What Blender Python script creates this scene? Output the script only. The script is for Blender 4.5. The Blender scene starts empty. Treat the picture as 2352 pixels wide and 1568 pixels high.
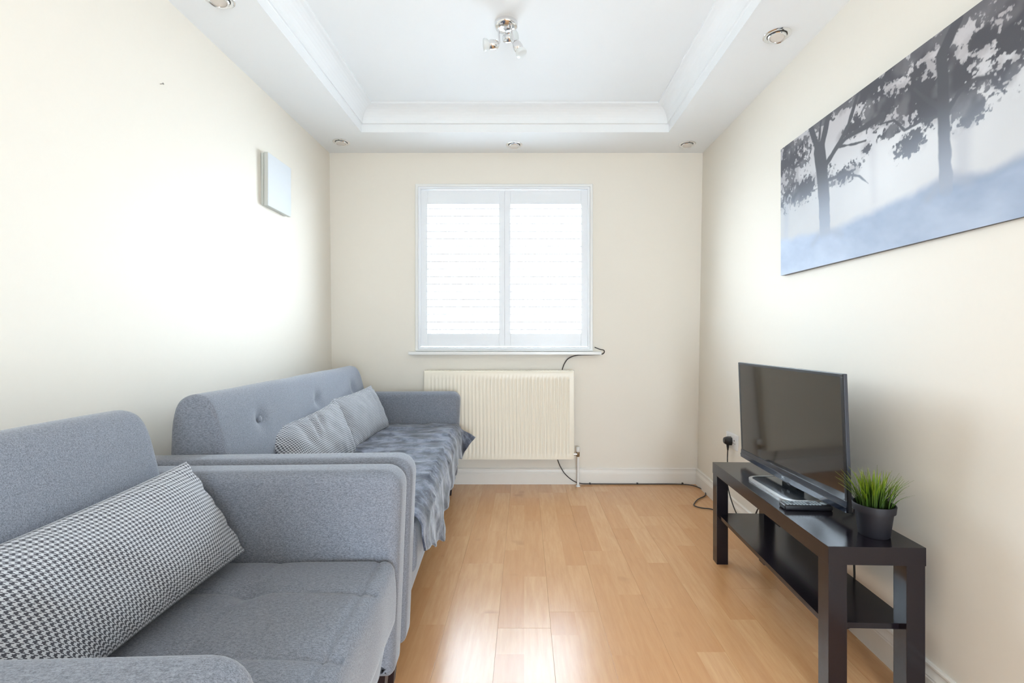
import bpy, bmesh, math, random
import numpy as np
from mathutils import Vector, Matrix, noise

random.seed(7)
sc = bpy.context.scene
COL = sc.collection

# ------------------------------------------------------------------ camera, world, exposure
EYE = 1.025
cam_data = bpy.data.cameras.new('camera')
cam = bpy.data.objects.new('camera', cam_data)
COL.objects.link(cam)
cam.location = (0, 0, EYE)
cam.rotation_euler = (math.radians(90), 0, 0)
cam_data.sensor_width = 36.0
cam_data.lens = 1103.0 / 2352.0 * 36.0
cam_data.shift_x = -29.0 / 2352.0
cam_data.shift_y = -9.0 / 2352.0
cam_data.clip_start = 0.02
sc.camera = cam

world = bpy.data.worlds.new('World')
sc.world = world
world.use_nodes = True
bg = world.node_tree.nodes['Background']
bg.inputs['Color'].default_value = (0.74, 0.87, 1.0, 1)
bg.inputs['Strength'].default_value = 30.5

sc.view_settings.view_transform = 'Standard'
sc.view_settings.look = 'None'
sc.view_settings.gamma = 1.0
sc.view_settings.use_curve_mapping = False
sc.view_settings.exposure = 0.0


def portal(name, loc, rot, sx, sy):
    l = bpy.data.lights.new(name, 'AREA')
    l.shape = 'RECTANGLE'
    l.size = sx
    l.size_y = sy
    l.cycles.is_portal = True
    o = bpy.data.objects.new(name, l)
    COL.objects.link(o)
    o.location = loc
    o.rotation_euler = rot


# room dimensions
YB = 3.37                    # back wall
YF = -1.9                    # wall behind the camera
ZS = 2.32                    # lowered border of the ceiling
ZC = 2.47                    # tray
WIN = (-0.764, 0.477, 0.93, 2.097)
REAR = (0.05, 1.0, 0.06, 1.5)  # hole in the wall behind the camera, added for fill light
portal('window_daylight', ((WIN[0] + WIN[1]) / 2, YB + 0.2, (WIN[2] + WIN[3]) / 2), (math.radians(-90), 0, 0),
       WIN[1] - WIN[0], WIN[3] - WIN[2])
portal('rear_fill_portal', ((REAR[0] + REAR[1]) / 2, YF - 0.02, (REAR[2] + REAR[3]) / 2), (math.radians(90), 0, 0),
       REAR[1] - REAR[0], REAR[3] - REAR[2])


def wall_r(y, z):
    f = 1.21 - 0.0338 * (YB - y)
    return f + (1.25 - f) * z / ZS


def wall_l(y, z):
    return -1.345 - 0.025 * z / ZS


# ------------------------------------------------------------------ materials
def rgb(r, g, b):
    def f(c):
        c /= 255.0
        return c / 12.92 if c <= 0.04045 else ((c + 0.055) / 1.055) ** 2.4
    return (f(r), f(g), f(b), 1)


class NT:
    def __init__(self, name):
        self.m = bpy.data.materials.new(name)
        self.m.use_nodes = True
        self.t = self.m.node_tree
        self.b = self.t.nodes['Principled BSDF']

    def n(self, typ, **kw):
        nd = self.t.nodes.new(typ)
        for k, v in kw.items():
            setattr(nd, k, v)
        return nd

    def link(self, a, b):
        self.t.links.new(a, b)

    def math(self, op, a, b=None):
        nd = self.n('ShaderNodeMath', operation=op)
        for i, v in enumerate((a, b)):
            if v is None:
                continue
            if isinstance(v, (int, float)):
                nd.inputs[i].default_value = v
            else:
                self.link(v, nd.inputs[i])
        return nd.outputs[0]

    def mix(self, fac, a, b, blend='MIX'):
        nd = self.n('ShaderNodeMix', data_type='RGBA', blend_type=blend)
        for sock, v in ((nd.inputs[0], fac), (nd.inputs[6], a), (nd.inputs[7], b)):
            if isinstance(v, (int, float)):
                sock.default_value = v
            elif isinstance(v, tuple):
                sock.default_value = v
            else:
                self.link(v, sock)
        return nd.outputs[2]

    def noise(self, scale, detail=3, rough=0.5, vec=None, out='Fac'):
        nd = self.n('ShaderNodeTexNoise')
        nd.inputs['Scale'].default_value = scale
        nd.inputs['Detail'].default_value = detail
        nd.inputs['Roughness'].default_value = rough
        if vec is not None:
            self.link(vec, nd.inputs['Vector'])
        return nd.outputs[out]

    def ramp(self, fac, stops):
        nd = self.n('ShaderNodeValToRGB')
        e = nd.color_ramp.elements
        e[0].position, e[0].color = stops[0]
        e[1].position, e[1].color = stops[-1]
        for p, c in stops[1:-1]:
            x = e.new(p)
            x.color = c
        self.link(fac, nd.inputs[0])
        return nd.outputs[0]

    def bump(self, h, strength, dist):
        nd = self.n('ShaderNodeBump')
        nd.inputs['Strength'].default_value = strength
        nd.inputs['Distance'].default_value = dist
        self.link(h, nd.inputs['Height'])
        self.link(nd.outputs[0], self.b.inputs['Normal'])

    def obj_coord(self, scale=(1, 1, 1)):
        tc = self.n('ShaderNodeTexCoord')
        mp = self.n('ShaderNodeMapping')
        mp.inputs['Scale'].default_value = scale
        self.link(tc.outputs['Object'], mp.inputs['Vector'])
        return mp.outputs[0]


def plain(name, col, rough=0.5, metal=0.0, spec=0.5, var=0.0, bump=0.0, scale=40):
    m = NT(name)
    m.b.inputs['Roughness'].default_value = rough
    m.b.inputs['Metallic'].default_value = metal
    m.b.inputs['Specular IOR Level'].default_value = spec
    nz = m.noise(scale, 4, vec=m.obj_coord())
    d = 1 - var
    dark = (col[0] * d, col[1] * d, col[2] * d, 1)
    m.link(m.mix(nz, dark, col), m.b.inputs['Base Color'])
    if bump:
        m.bump(nz, bump, 0.002)
    return m.m


M = {}
M['wall'] = plain('cream_wall_paint', rgb(239, 231, 218), 0.55, var=0.015, bump=0.06, scale=60, spec=0.3)
M['ceiling'] = plain('white_ceiling_paint', rgb(244, 244, 243), 0.7, var=0.01, bump=0.04, scale=70, spec=0.2)
M['gloss_white'] = plain('white_gloss_paint', rgb(240, 238, 234), 0.3, var=0.02, scale=20)
M['skirting'] = plain('skirting_paint', rgb(240, 234, 225), 0.35, var=0.03, scale=15)
M['shutter'] = plain('white_shutter_paint', rgb(240, 241, 243), 0.35, var=0.01)
M['radiator'] = plain('cream_radiator_enamel', rgb(243, 233, 214), 0.32, var=0.01)
M['chrome'] = plain('polished_chrome', (0.82, 0.82, 0.83, 1), 0.1, 1.0, var=0.02)
M['brass'] = plain('dull_brass_nut', rgb(150, 125, 95), 0.35, 0.8, var=0.1)
M['black_plastic'] = plain('black_plastic', rgb(30, 30, 34), 0.35, var=0.1)
M['cable'] = plain('brown_black_cable_sheath', rgb(48, 42, 40), 0.45, var=0.15)
M['cable_black'] = plain('black_cable_sheath', rgb(25, 25, 28), 0.45, var=0.15)
M['screen'] = plain('dark_glossy_screen', rgb(26, 23, 23), 0.06, spec=1.0, var=0.02)
M['tv_chin'] = plain('blue_black_glossy_plastic', rgb(36, 42, 56), 0.2, spec=0.7, var=0.05)
M['tv_edge'] = plain('grey_tv_edge_plastic', rgb(64, 66, 74), 0.35, var=0.05)
M['silver'] = plain('satin_silver', rgb(205, 203, 200), 0.32, 0.6, var=0.04)
M['plate'] = plain('smoked_base_plate', rgb(38, 42, 46), 0.12, spec=0.7, var=0.05)
M['print_white'] = plain('white_lettering', rgb(225, 228, 235), 0.5)
M['grey_key'] = plain('pale_grey_rubber_key', rgb(165, 175, 180), 0.5, var=0.1)
M['frost'] = plain('frosted_glass', rgb(228, 230, 228), 0.35, var=0.03)
M['lamp_lens'] = plain('downlight_lens', rgb(226, 216, 205), 0.3, var=0.05)
M['dark_rim'] = plain('dark_downlight_gap', rgb(70, 68, 62), 0.5, var=0.1)
M['pot'] = plain('dark_pot_plastic', rgb(22, 20, 28), 0.6, var=0.08)
M['soil'] = plain('dark_potting_fill', rgb(28, 26, 24), 0.9, var=0.4, bump=0.6, scale=200)
M['sofa_leg'] = plain('dark_stained_leg', rgb(38, 24, 28), 0.4, var=0.2)
M['floor_gap'] = plain('dark_joint_underlay', rgb(150, 106, 68), 0.8, var=0.1)
M['canvas_white'] = plain('white_canvas', rgb(218, 220, 222), 0.7, var=0.02, bump=0.1, scale=300)
M['frame_grey'] = plain('pale_grey_frame_side', rgb(205, 205, 198), 0.5, var=0.03)
M['frame_dark'] = plain('grey_frame_groove', rgb(150, 150, 140), 0.6, var=0.03)
M['outlet'] = plain('white_socket_plastic', rgb(240, 238, 236), 0.3)
M['nail'] = plain('grey_nail_steel', rgb(150, 145, 140), 0.4, 0.7)


def stand_mat():
    m = NT('black_brown_wood_foil')
    nz = m.noise(60, 4, 0.6, m.obj_coord((6, 1, 6)))
    m.link(m.ramp(nz, [(0.3, rgb(20, 16, 22)), (0.7, rgb(31, 25, 31))]), m.b.inputs['Base Color'])
    m.b.inputs['Roughness'].default_value = 0.17
    m.b.inputs['Specular IOR Level'].default_value = 0.5
    m.bump(nz, 0.03, 0.001)
    return m.m


M['stand'] = stand_mat()


def fabric_mat(name, c1, c2, rough=0.85, sheen=0.35):
    m = NT(name)
    v = m.obj_coord()
    a = m.noise(700, 2, 0.6, v)
    b = m.noise(170, 4, 0.7, m.obj_coord((1, 2.2, 2.2)))
    f = m.math('ADD', m.math('MULTIPLY', a, 0.45), m.math('MULTIPLY', b, 0.55))
    m.link(m.ramp(f, [(0.38, c1), (0.5, ((c1[0] + c2[0]) / 2, (c1[1] + c2[1]) / 2, (c1[2] + c2[2]) / 2, 1)), (0.62, c2)]),
           m.b.inputs['Base Color'])
    m.b.inputs['Roughness'].default_value = rough
    m.b.inputs['Specular IOR Level'].default_value = 0.2
    m.b.inputs['Sheen Weight'].default_value = sheen
    m.b.inputs['Sheen Roughness'].default_value = 0.4
    m.bump(f, 0.25, 0.001)
    return m.m


M['sofa'] = fabric_mat('grey_heather_upholstery', rgb(101, 103, 111), rgb(150, 154, 164))


def throw_mat():
    m = NT('slate_plush_throw')
    v = m.obj_coord()
    big = m.noise(11, 6, 0.68, v)
    fine = m.noise(420, 2, 0.6, v)
    f = m.math('ADD', m.math('MULTIPLY', big, 0.8), m.math('MULTIPLY', fine, 0.2))
    m.link(m.ramp(f, [(0.38, rgb(26, 30, 44)), (0.48, rgb(58, 63, 79)), (0.60, rgb(126, 131, 146))]), m.b.inputs['Base Color'])
    m.b.inputs['Roughness'].default_value = 0.8
    m.b.inputs['Sheen Weight'].default_value = 0.45
    m.b.inputs['Sheen Roughness'].default_value = 0.3
    m.bump(f, 0.5, 0.006)
    return m.m


M['throw'] = throw_mat()


def houndstooth_mat(name, pitch=0.0086):
    m = NT(name)
    tc = m.n('ShaderNodeTexCoord')
    sp = m.n('ShaderNodeSeparateXYZ')
    m.link(tc.outputs['UV'], sp.inputs[0])
    u = m.math('DIVIDE', sp.outputs[0], pitch)
    v = m.math('DIVIDE', sp.outputs[1], pitch)
    a = m.math('LESS_THAN', m.math('FRACT', u), 0.5)
    b = m.math('LESS_THAN', m.math('FRACT', v), 0.5)
    tw = m.math('LESS_THAN', m.math('FRACT', m.math('MULTIPLY', m.math('ADD', u, v), 2.0)), 0.5)
    # warp colour where the twill floats the warp, weft colour elsewhere
    d = m.math('ADD', m.math('MULTIPLY', a, tw), m.math('MULTIPLY', b, m.math('SUBTRACT', 1.0, tw)))
    nz = m.noise(300, 2, 0.5, m.obj_coord())
    dark = m.mix(nz, rgb(66, 66, 73), rgb(92, 92, 99))
    light = m.mix(nz, rgb(188, 190, 195), rgb(218, 220, 224))
    m.link(m.mix(d, light, dark), m.b.inputs['Base Color'])
    m.b.inputs['Roughness'].default_value = 0.85
    m.b.inputs['Specular IOR Level'].default_value = 0.15
    m.b.inputs['Sheen Weight'].default_value = 0.2
    m.bump(m.math('ADD', d, nz), 0.15, 0.001)
    return m.m


M['hound'] = houndstooth_mat('houndstooth_weave')


def plank_mat():
    m = NT('oak_laminate_plank')
    oi = m.n('ShaderNodeObjectInfo')
    tc = m.n('ShaderNodeTexCoord')
    sp = m.n('ShaderNodeSeparateXYZ')
    m.link(tc.outputs['Object'], sp.inputs[0])
    rnd = oi.outputs['Random']
    # two printed strips side by side, each cut into blocks of its own tone
    strip = m.math('FLOOR', m.math('DIVIDE', sp.outputs[0], 0.0935))
    blk = m.math('FLOOR', m.math('ADD', m.math('DIVIDE', sp.outputs[1], 0.62), m.math('MULTIPLY', strip, 0.41)))
    key = m.n('ShaderNodeCombineXYZ')
    m.link(strip, key.inputs[0])
    m.link(blk, key.inputs[1])
    m.link(m.math('MULTIPLY', rnd, 57.0), key.inputs[2])
    wn = m.n('ShaderNodeTexWhiteNoise')
    m.link(key.outputs[0], wn.inputs[0])
    tone = wn.outputs[0]
    off = m.n('ShaderNodeVectorMath', operation='ADD')
    m.link(tc.outputs['Object'], off.inputs[0])
    o2 = m.n('ShaderNodeVectorMath', operation='SCALE')
    m.link(wn.outputs[1], o2.inputs[0])
    o2.inputs['Scale'].default_value = 30.5
    m.link(o2.outputs[0], off.inputs[1])
    mp = m.n('ShaderNodeMapping')
    mp.inputs['Scale'].default_value = (9, 0.9, 1)
    m.link(off.outputs[0], mp.inputs[0])
    grain = m.noise(6, 6, 0.62, mp.outputs[0])
    mp2 = m.n('ShaderNodeMapping')
    mp2.inputs['Scale'].default_value = (70, 2.5, 1)
    m.link(off.outputs[0], mp2.inputs[0])
    pore = m.noise(5, 3, 0.6, mp2.outputs[0])
    knot = m.noise(5.5, 2, 0.5, off.outputs[0])
    c = m.mix(tone, rgb(216, 161, 110), rgb(228, 180, 130))
    c = m.mix(m.math('MULTIPLY', m.math('SUBTRACT', grain, 0.35), 1.3), c, rgb(199, 138, 88))
    c = m.mix(m.math('MULTIPLY', pore, 0.22), c, rgb(176, 122, 80))
    kf = m.math('MULTIPLY', m.math('MAXIMUM', m.math('SUBTRACT', knot, 0.69), 0.0), 3.2)
    c = m.mix(kf, c, rgb(150, 98, 62))
    m.link(c, m.b.inputs['Base Color'])
    m.b.inputs['Roughness'].default_value = 0.26
    m.b.inputs['Specular IOR Level'].default_value = 0.75
    m.bump(m.math('ADD', pore, grain), 0.05, 0.001)
    return m.m


M['plank'] = plank_mat()


def grass_mat():
    m = NT('artificial_grass_blade')
    tc = m.n('ShaderNodeTexCoord')
    sp = m.n('ShaderNodeSeparateXYZ')
    m.link(tc.outputs['UV'], sp.inputs[0])
    c = m.ramp(sp.outputs[1], [(0.0, rgb(26, 40, 18)), (0.45, rgb(62, 92, 22)), (0.75, rgb(116, 142, 16)), (1.0, rgb(156, 158, 44))])
    nz = m.noise(50, 2, 0.5, m.obj_coord())
    m.link(m.mix(m.math('MULTIPLY', nz, 0.4), c, rgb(70, 96, 30)), m.b.inputs['Base Color'])
    m.b.inputs['Roughness'].default_value = 0.45
    return m.m


M['grass'] = grass_mat()


def glass_mat():
    m = NT('window_glass')
    tr = m.n('ShaderNodeBsdfTransparent')
    tr.inputs[0].default_value = (0.97, 0.98, 0.98, 1)
    gl = m.n('ShaderNodeBsdfGlossy')
    gl.inputs['Roughness'].default_value = 0.02
    mx = m.n('ShaderNodeMixShader')
    mx.inputs[0].default_value = 0.06
    m.link(tr.outputs[0], mx.inputs[1])
    m.link(gl.outputs[0], mx.inputs[2])
    m.link(mx.outputs[0], m.t.nodes['Material Output'].inputs[0])
    return m.m


M['glass'] = glass_mat()


def print_mat():
    m = NT('misty_tree_print')
    at = m.n('ShaderNodeAttribute')
    at.attribute_name = 'print'
    nz = m.noise(900, 2, 0.5, m.obj_coord())
    m.link(m.mix(m.math('MULTIPLY', nz, 0.05), at.outputs['Color'], (0.5, 0.5, 0.52, 1)), m.b.inputs['Base Color'])
    m.b.inputs['Roughness'].default_value = 0.6
    m.b.inputs['Specular IOR Level'].default_value = 0.3
    return m.m


M['print'] = print_mat()


# ------------------------------------------------------------------ object helpers
def tag(o, label=None, cat=None, group=None, kind=None):
    if label:
        o['label'] = label
    if cat:
        o['category'] = cat
    if group:
        o['group'] = group
    if kind:
        o['kind'] = kind
    return o


def empty(name, loc, rz=0.0, label=None, cat=None, group=None, kind=None):
    o = bpy.data.objects.new(name, None)
    o.empty_display_size = 0.05
    o.location = loc
    o.rotation_euler = (0, 0, rz)
    COL.objects.link(o)
    return tag(o, label, cat, group, kind)


class MB:
    """collects geometry for one mesh object"""
    def __init__(self):
        self.v = []
        self.f = []
        self.uv = None

    def add(self, verts, faces):
        o = len(self.v)
        self.v += [tuple(p) for p in verts]
        self.f += [tuple(i + o for i in fc) for fc in faces]
        return self

    def box(self, x0, x1, y0, y1, z0, z1, bev=0.0):
        if bev <= 0:
            vs = [(x, y, z) for z in (z0, z1) for y in (y0, y1) for x in (x0, x1)]
            return self.add(vs, [(0, 2, 3, 1), (4, 5, 7, 6), (0, 1, 5, 4), (2, 6, 7, 3), (0, 4, 6, 2), (1, 3, 7, 5)])
        b = bmesh.new()
        bmesh.ops.create_cube(b, size=1.0)
        for v in b.verts:
            v.co = Vector(((x0 + x1) / 2 + v.co.x * (x1 - x0), (y0 + y1) / 2 + v.co.y * (y1 - y0), (z0 + z1) / 2 + v.co.z * (z1 - z0)))
        bmesh.ops.bevel(b, geom=list(b.edges), offset=bev, segments=2, affect='EDGES', profile=0.7)
        b.verts.ensure_lookup_table()
        self.add([v.co[:] for v in b.verts], [[v.index for v in f.verts] for f in b.faces])
        b.free()
        return self

    def rbox(self, x0, x1, y0, y1, z0, z1, r, nx, ny, nz, fn=None):
        """rounded box with a lattice of points, optionally reshaped by fn(x, y, z)"""
        def axis(a, b, n):
            e = [0, r * 0.2, r * 0.5, r]
            inner = [a + r + (b - a - 2 * r) * i / n for i in range(1, n)]
            return [a + t for t in e] + inner + [b - t for t in reversed(e)]
        X, Y, Z = axis(x0, x1, nx), axis(y0, y1, ny), axis(z0, z1, nz)
        idx = {}
        vs, fs = [], []

        def vid(i, j, k):
            key = (i, j, k)
            if key not in idx:
                p = Vector((X[i], Y[j], Z[k]))
                q = Vector((min(max(p.x, x0 + r), x1 - r), min(max(p.y, y0 + r), y1 - r), min(max(p.z, z0 + r), z1 - r)))
                d = p - q
                # widen the angle so the rounding is even
                if d.length > 1e-9:
                    d = Vector([math.copysign(math.tan(abs(c) / r * math.pi / 4) if r else 0, c) for c in d])
                    p = q + d.normalized() * r
                c = p[:]
                if fn:
                    c = fn(*c)
                idx[key] = len(vs)
                vs.append(c)
            return idx[key]
        A, B, C = len(X) - 1, len(Y) - 1, len(Z) - 1
        for i in range(A):
            for j in range(B):
                fs.append((vid(i, j, 0), vid(i, j + 1, 0), vid(i + 1, j + 1, 0), vid(i + 1, j, 0)))
                fs.append((vid(i, j, C), vid(i + 1, j, C), vid(i + 1, j + 1, C), vid(i, j + 1, C)))
        for i in range(A):
            for k in range(C):
                fs.append((vid(i, 0, k), vid(i + 1, 0, k), vid(i + 1, 0, k + 1), vid(i, 0, k + 1)))
                fs.append((vid(i, B, k), vid(i, B, k + 1), vid(i + 1, B, k + 1), vid(i + 1, B, k)))
        for j in range(B):
            for k in range(C):
                fs.append((vid(0, j, k), vid(0, j, k + 1), vid(0, j + 1, k + 1), vid(0, j + 1, k)))
                fs.append((vid(A, j, k), vid(A, j + 1, k), vid(A, j + 1, k + 1), vid(A, j, k + 1)))
        return self.add(vs, fs)

    def pad(self, outline, y0, y1, r, k=5, ny=1, fn=None, r2=None):
        """outline in x-z swept along y, its two end rims rolled over by r"""
        r2 = r if r2 is None else r2
        n = len(outline)
        pts = [Vector(p) for p in outline]
        area = sum(pts[i].x * pts[(i + 1) % n].y - pts[(i + 1) % n].x * pts[i].y for i in range(n))
        sgn = 1 if area > 0 else -1
        nor = []
        for i in range(n):
            t = (pts[(i + 1) % n] - pts[i - 1]).normalized()
            nor.append(Vector((t.y, -t.x)) * sgn)
        rings = []
        for a in range(k, -1, -1):
            th = math.pi / 2 * a / k
            rings.append((y0 + r * (1 - math.sin(th)), r * (1 - math.cos(th))))
        for a in range(1, ny):
            rings.append((y0 + r + (y1 - y0 - r - r2) * a / ny, 0))
        for a in range(k + 1):
            th = math.pi / 2 * a / k
            rings.append((y1 - r2 * (1 - math.sin(th)), r2 * (1 - math.cos(th))))
        vs, fs = [], []
        for (y, ins) in rings:
            for i in range(n):
                p = pts[i] - nor[i] * ins
                c = (p.x, y, p.y)
                vs.append(fn(*c) if fn else c)
        for a in range(len(rings) - 1):
            for i in range(n):
                j = (i + 1) % n
                fs.append((a * n + i, a * n + j, (a + 1) * n + j, (a + 1) * n + i))
        fs.append(tuple(range(n)))
        fs.append(tuple(reversed(range((len(rings) - 1) * n, len(rings) * n))))
        return self.add(vs, fs)

    def lathe(self, prof, n=32, center=(0, 0, 0), axis=None, cap=True):
        """profile (radius, height) about z, optionally turned so z points along axis"""
        R = Matrix.Identity(3)
        if axis is not None:
            R = Vector((0, 0, 1)).rotation_difference(Vector(axis).normalized()).to_matrix()
        c = Vector(center)
        vs = []
        for (r, h) in prof:
            for i in range(n):
                a = 2 * math.pi * i / n
                vs.append((R @ Vector((r * math.cos(a), r * math.sin(a), h)) + c)[:])
        fs = []
        for k in range(len(prof) - 1):
            for i in range(n):
                j = (i + 1) % n
                fs.append((k * n + i, k * n + j, (k + 1) * n + j, (k + 1) * n + i))
        if cap:
            fs.append(tuple(reversed(range(n))))
            fs.append(tuple(range((len(prof) - 1) * n, len(prof) * n)))
        return self.add(vs, fs)

    def tube(self, pts, r, n=8, sub=6, closed=False):
        P = [Vector(p) for p in pts]
        if sub > 1 and len(P) > 2:
            out = []
            m = len(P)
            rng = range(m) if closed else range(m - 1)
            for i in rng:
                if closed:
                    p0, p1, p2, p3 = P[i - 1], P[i], P[(i + 1) % m], P[(i + 2) % m]
                else:
                    p0, p1, p2, p3 = P[max(i - 1, 0)], P[i], P[i + 1], P[min(i + 2, m - 1)]
                for s in range(sub):
                    t = s / sub
                    out.append(0.5 * ((2 * p1) + (p2 - p0) * t + (2 * p0 - 5 * p1 + 4 * p2 - p3) * t * t + (3 * p1 - p0 - 3 * p2 + p3) * t ** 3))
            if not closed:
                out.append(P[-1])
            P = out
        vs, fs = [], []
        m = len(P)
        up = Vector((0, 0, 1))
        prev = None
        for i, p in enumerate(P):
            if closed:
                t = (P[(i + 1) % m] - P[i - 1]).normalized()
            else:
                t = (P[min(i + 1, m - 1)] - P[max(i - 1, 0)]).normalized()
            if prev is None:
                a = t.cross(up)
                if a.length < 1e-3:
                    a = t.cross(Vector((1, 0, 0)))
            else:
                a = prev - t * prev.dot(t)
            a.normalize()
            prev = a
            b = t.cross(a)
            for k in range(n):
                th = 2 * math.pi * k / n
                vs.append((p + (a * math.cos(th) + b * math.sin(th)) * r)[:])
        rings = m if closed else m - 1
        for i in range(rings):
            for k in range(n):
                l = (k + 1) % n
                i2 = (i + 1) % m
                fs.append((i * n + k, i * n + l, i2 * n + l, i2 * n + k))
        if not closed:
            fs.append(tuple(reversed(range(n))))
            fs.append(tuple(range((m - 1) * n, m * n)))
        return self.add(vs, fs)

    def build(self, name, mat, parent=None, smooth=False, off=None, label=None, recalc=True, auto=None, **kw):
        """off: world point that the parent's origin stands on; geometry was given in world space"""
        vs = self.v
        if off is not None:
            vs = [(x - off[0], y - off[1], z - off[2]) for x, y, z in vs]
        me = bpy.data.meshes.new(name)
        me.from_pydata(vs, [], self.f)
        if recalc:
            b = bmesh.new()
            b.from_mesh(me)
            bmesh.ops.recalc_face_normals(b, faces=b.faces)
            b.to_mesh(me)
            b.free()
        me.materials.append(M[mat] if isinstance(mat, str) else mat)
        if smooth:
            me.shade_smooth()
            if auto:
                me.set_sharp_from_angle(angle=math.radians(auto))
        me.update()
        o = bpy.data.objects.new(name, me)
        COL.objects.link(o)
        if parent is not None:
            o.parent = parent
        if label:
            o['label'] = label
        for k, v in kw.items():
            o[k] = v
        return o


def rounded_rect(x0, x1, z0, z1, r, n=5):
    """r: radius or four radii for corners (x1,z1), (x0,z1), (x0,z0), (x1,z0)"""
    rs = r if isinstance(r, (tuple, list)) else (r,) * 4
    out = []
    for (cx, cz, a0, rr) in ((x1 - rs[0], z1 - rs[0], 0, rs[0]), (x0 + rs[1], z1 - rs[1], 90, rs[1]),
                             (x0 + rs[2], z0 + rs[2], 180, rs[2]), (x1 - rs[3], z0 + rs[3], 270, rs[3])):
        for i in range(n + 1):
            a = math.radians(a0 + 90 * i / n)
            out.append((cx + rr * math.cos(a), cz + rr * math.sin(a)))
    return out


def smooth_loop(poly, sub):
    P = [Vector(p) for p in poly]
    m = len(P)
    out = []
    for i in range(m):
        p0, p1, p2, p3 = P[i - 1], P[i], P[(i + 1) % m], P[(i + 2) % m]
        for q in range(sub):
            t = q / sub
            out.append(tuple(0.5 * ((2 * p1) + (p2 - p0) * t + (2 * p0 - 5 * p1 + 4 * p2 - p3) * t * t + (3 * p1 - p0 - 3 * p2 + p3) * t ** 3)))
    return out


def densify(poly, step):
    out = []
    n = len(poly)
    for i in range(n):
        a, b = Vector(poly[i]), Vector(poly[(i + 1) % n])
        k = max(1, int((b - a).length / step))
        for j in range(k):
            out.append(tuple(a.lerp(b, j / k)))
    return out


# ------------------------------------------------------------------ room shell
def wall_slab(name, fx, side):
    ny, nz = 24, 10
    y0, y1 = YF - 0.12, YB + 0.25
    mb = MB()
    vs, fs = [], []
    for j in range(ny + 1):
        y = y0 + (y1 - y0) * j / ny
        for k in range(nz + 1):
            z = -0.1 + 2.75 * k / nz
            vs.append((fx(y, z), y, z))
    for j in range(ny):
        for k in range(nz):
            a = j * (nz + 1) + k
            fs.append((a, a + 1, a + nz + 2, a + nz + 1))
    n0 = len(vs)
    vs += [(x + side * 0.15, y, z) for (x, y, z) in vs]
    fs += [tuple(i + n0 for i in reversed(f)) for f in list(fs)]
    rim = [k for k in range(nz + 1)] + [j * (nz + 1) + nz for j in range(1, ny + 1)] + \
          [ny * (nz + 1) + k for k in range(nz - 1, -1, -1)] + [j * (nz + 1) for j in range(ny - 1, 0, -1)]
    for i in range(len(rim)):
        a, b = rim[i], rim[(i + 1) % len(rim)]
        fs.append((a, b, b + n0, a + n0))
    mb.add(vs, fs)
    mb.build(name, 'wall', smooth=True, auto=40, kind='structure')


wall_slab('wall_left', wall_l, -1)
wall_slab('wall_right', wall_r, 1)


def holed_wall(name, y0, y1, hole):
    hx0, hx1, hz0, hz1 = hole
    x0, x1, z0, z1 = -1.5, 1.4, -0.1, 2.65
    mb = MB()
    vs, fs = [], []
    for y in (y0, y1):
        vs += [(x0, y, z0), (x1, y, z0), (x1, y, z1), (x0, y, z1), (hx0, y, hz0), (hx1, y, hz0), (hx1, y, hz1), (hx0, y, hz1)]
    for a in range(4):
        b = (a + 1) % 4
        fs.append((a, b, b + 4, a + 4))
        fs.append((a + 8, a + 12, b + 12, b + 8))
        fs.append((a, a + 8, b + 8, b))
        fs.append((a + 4, b + 4, b + 12, a + 12))
    mb.add(vs, fs)
    mb.build(name, 'wall', kind='structure')


holed_wall('wall_back', YB, YB + 0.25, WIN)
holed_wall('wall_front', YF - 0.12, YF, REAR)

# ceiling: lowered border, lip, cove and raised tray in one shell, closed above
cx0, cx1, cy0, cy1 = -1.03, 0.909, -1.4, 3.03
rings = [((-1.42, 1.33, YF - 0.1, YB + 0.2), ZS), ((cx0, cx1, cy0, cy1), ZS), ((cx0, cx1, cy0, cy1), 2.368),
         ((cx0 + .004, cx1 - .004, cy0 + .004, cy1 - .004), 2.371)]
rings.append(((cx0 + .012, cx1 - .012, cy0 + .012, cy1 - .012), 2.371))
for a in range(1, 9):
    th = math.radians(90 * a / 8)
    d = 0.012 + 0.074 * (1 - math.cos(th))
    z = 2.371 + 0.088 * math.sin(th)
    rings.append(((cx0 + d, cx1 - d, cy0 + d, cy1 - d), z))
d = 0.09
rings.append(((cx0 + d, cx1 - d, cy0 + d, cy1 - d), 2.461))
rings.append(((cx0 + d, cx1 - d, cy0 + d, cy1 - d), ZC))
mb = MB()
vs, fs = [], []
for (r, z) in rings:
    vs += [(r[0], r[2], z), (r[1], r[2], z), (r[1], r[3], z), (r[0], r[3], z)]
for k in range(len(rings) - 1):
    for i in range(4):
        j = (i + 1) % 4
        fs.append((k * 4 + i, k * 4 + j, (k + 1) * 4 + j, (k + 1) * 4 + i))
n = (len(rings) - 1) * 4
fs.append((n, n + 1, n + 2, n + 3))
t = len(vs)
r = rings[0][0]
vs += [(r[0], r[2], 2.6), (r[1], r[2], 2.6), (r[1], r[3], 2.6), (r[0], r[3], 2.6)]
for i in range(4):
    j = (i + 1) % 4
    fs.append((i, t + i, t + j, j))
fs.append((t, t + 3, t + 2, t + 1))
mb.add(vs, fs)
mb.build('ceiling', 'ceiling', kind='structure')

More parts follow.
